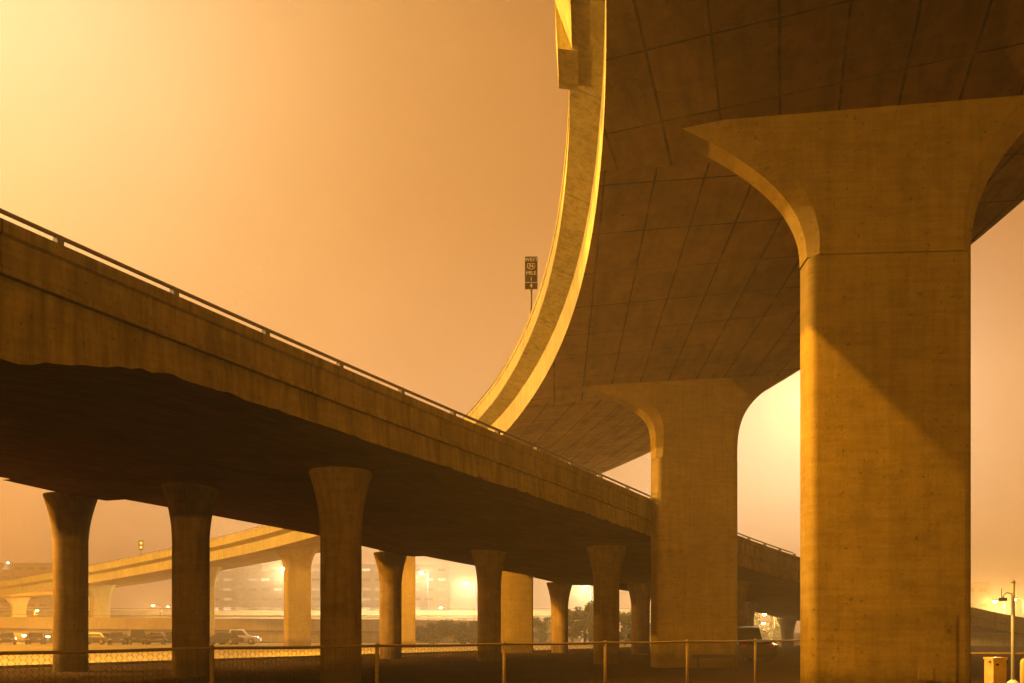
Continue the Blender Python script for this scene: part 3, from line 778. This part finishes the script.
# ------------------------------------------------------------------ haze
b = MB(); b.box((0, 355, 32), (1700, 990, 66)); hz = b.build('haze', None)
hm = bpy.data.materials.new('haze_air'); hm.use_nodes = True; nt = hm.node_tree; nt.nodes.clear()
pv = nt.nodes.new('ShaderNodeVolumePrincipled'); pv.inputs['Color'].default_value = (.95, .70, .36, 1); pv.inputs['Density'].default_value = .0017; pv.inputs['Anisotropy'].default_value = .25
om = nt.nodes.new('ShaderNodeOutputMaterial'); nt.links.new(pv.outputs[0], om.inputs['Volume'])
hz.data.materials.clear(); hz.data.materials.append(hm); tag(hz, kind='stuff')
hm.cycles.homogeneous_volume = True if hasattr(hm.cycles, 'homogeneous_volume') else False

# ------------------------------------------------------------------ sky: night fog glowing with city light
w = bpy.data.worlds.new('World'); SC.world = w; w.use_nodes = True; nt = w.node_tree
bg = nt.nodes['Background']; tc = N(nt, 'ShaderNodeTexCoord')
def dirdot(v, p):
    v = np.array(v, float); v /= np.linalg.norm(v)
    d = N(nt, 'ShaderNodeVectorMath', operation='DOT_PRODUCT'); nt.links.new(tc.outputs['Generated'], d.inputs[0]); d.inputs[1].default_value = tuple(v)
    mx = N(nt, 'ShaderNodeMath', operation='MAXIMUM'); nt.links.new(d.outputs['Value'], mx.inputs[0]); mx.inputs[1].default_value = 0
    pw = N(nt, 'ShaderNodeMath', operation='POWER'); nt.links.new(mx.outputs[0], pw.inputs[0]); pw.inputs[1].default_value = p; return pw.outputs[0]
def pdir(px, py): return ((px-512)/F, 1.0, (HOR-py)/F)
sx = N(nt, 'ShaderNodeSeparateXYZ'); nt.links.new(tc.outputs['Generated'], sx.inputs[0])
base = ramp(nt, sx.outputs['Z'], [(0.0, (.74, .355, .15)), (.22, (.60, .262, .09)), (.42, (.42, .152, .033)), (.6, (.34, .112, .02)), (1.0, (.20, .065, .012))])
mr = N(nt, 'ShaderNodeMapRange'); nt.links.new(sx.outputs['Y'], mr.inputs[0]); mr.inputs[1].default_value = -.5; mr.inputs[2].default_value = .35; mr.inputs[3].default_value = .18; mr.inputs[4].default_value = 1.0
mz = N(nt, 'ShaderNodeMapRange'); nt.links.new(sx.outputs['Z'], mz.inputs[0]); mz.inputs[1].default_value = .55; mz.inputs[2].default_value = .8; mz.inputs[3].default_value = 1.0; mz.inputs[4].default_value = .25
mm = N(nt, 'ShaderNodeMath', operation='MULTIPLY'); nt.links.new(mr.outputs[0], mm.inputs[0]); nt.links.new(mz.outputs[0], mm.inputs[1])
vmul = N(nt, 'ShaderNodeVectorMath', operation='SCALE'); nt.links.new(base, vmul.inputs[0]); nt.links.new(mm.outputs[0], vmul.inputs['Scale'])
c = vmul.outputs[0]
for d, p, col in ((pdir(-60, -60), 11, (.40, .27, .11)), (pdir(-70, -30), 50, (.44, .44, .28)), (pdir(1010, 600), 14, (.22, .105, .035)), (pdir(420, 600), 22, (.12, .07, .045)), (pdir(800, 430), 90, (.62, .62, .46))):
    k = N(nt, 'ShaderNodeMix', data_type='RGBA', blend_type='ADD'); nt.links.new(dirdot(d, p), k.inputs[0]); nt.links.new(c, k.inputs[6]); k.inputs[7].default_value = (*col, 1); c = k.outputs[2]
fog = ramp(nt, noise(nt, tc.outputs['Generated'], 2.2, 5, .55), [(.3, g3(.88)), (.7, g3(1.10))])
c = mixc(nt, c, fog, 1.0, 'MULTIPLY')
nt.links.new(c, bg.inputs['Color']); bg.inputs['Strength'].default_value = 1.0

# ------------------------------------------------------------------ camera and render
cd = bpy.data.cameras.new('Camera'); cam = bpy.data.objects.new('Camera', cd); COL.objects.link(cam)
cam.location = (0, 0, CAM_Z); cam.rotation_euler = (R(90), 0, 0)
cd.sensor_width = 36; cd.lens = F/1024*36; cd.shift_y = (HOR-341.5)/1024; cd.clip_end = 3000; cd.clip_start = .1
SC.camera = cam
vs = SC.view_settings; vs.view_transform = 'Standard'; vs.look = 'None'; vs.exposure = 0; vs.gamma = 1
cy = SC.cycles; cy.use_denoising = True; cy.max_bounces = 8; cy.diffuse_bounces = 4; cy.volume_bounces = 1
cy.sample_clamp_indirect = 4; cy.caustics_reflective = False; cy.caustics_refractive = False
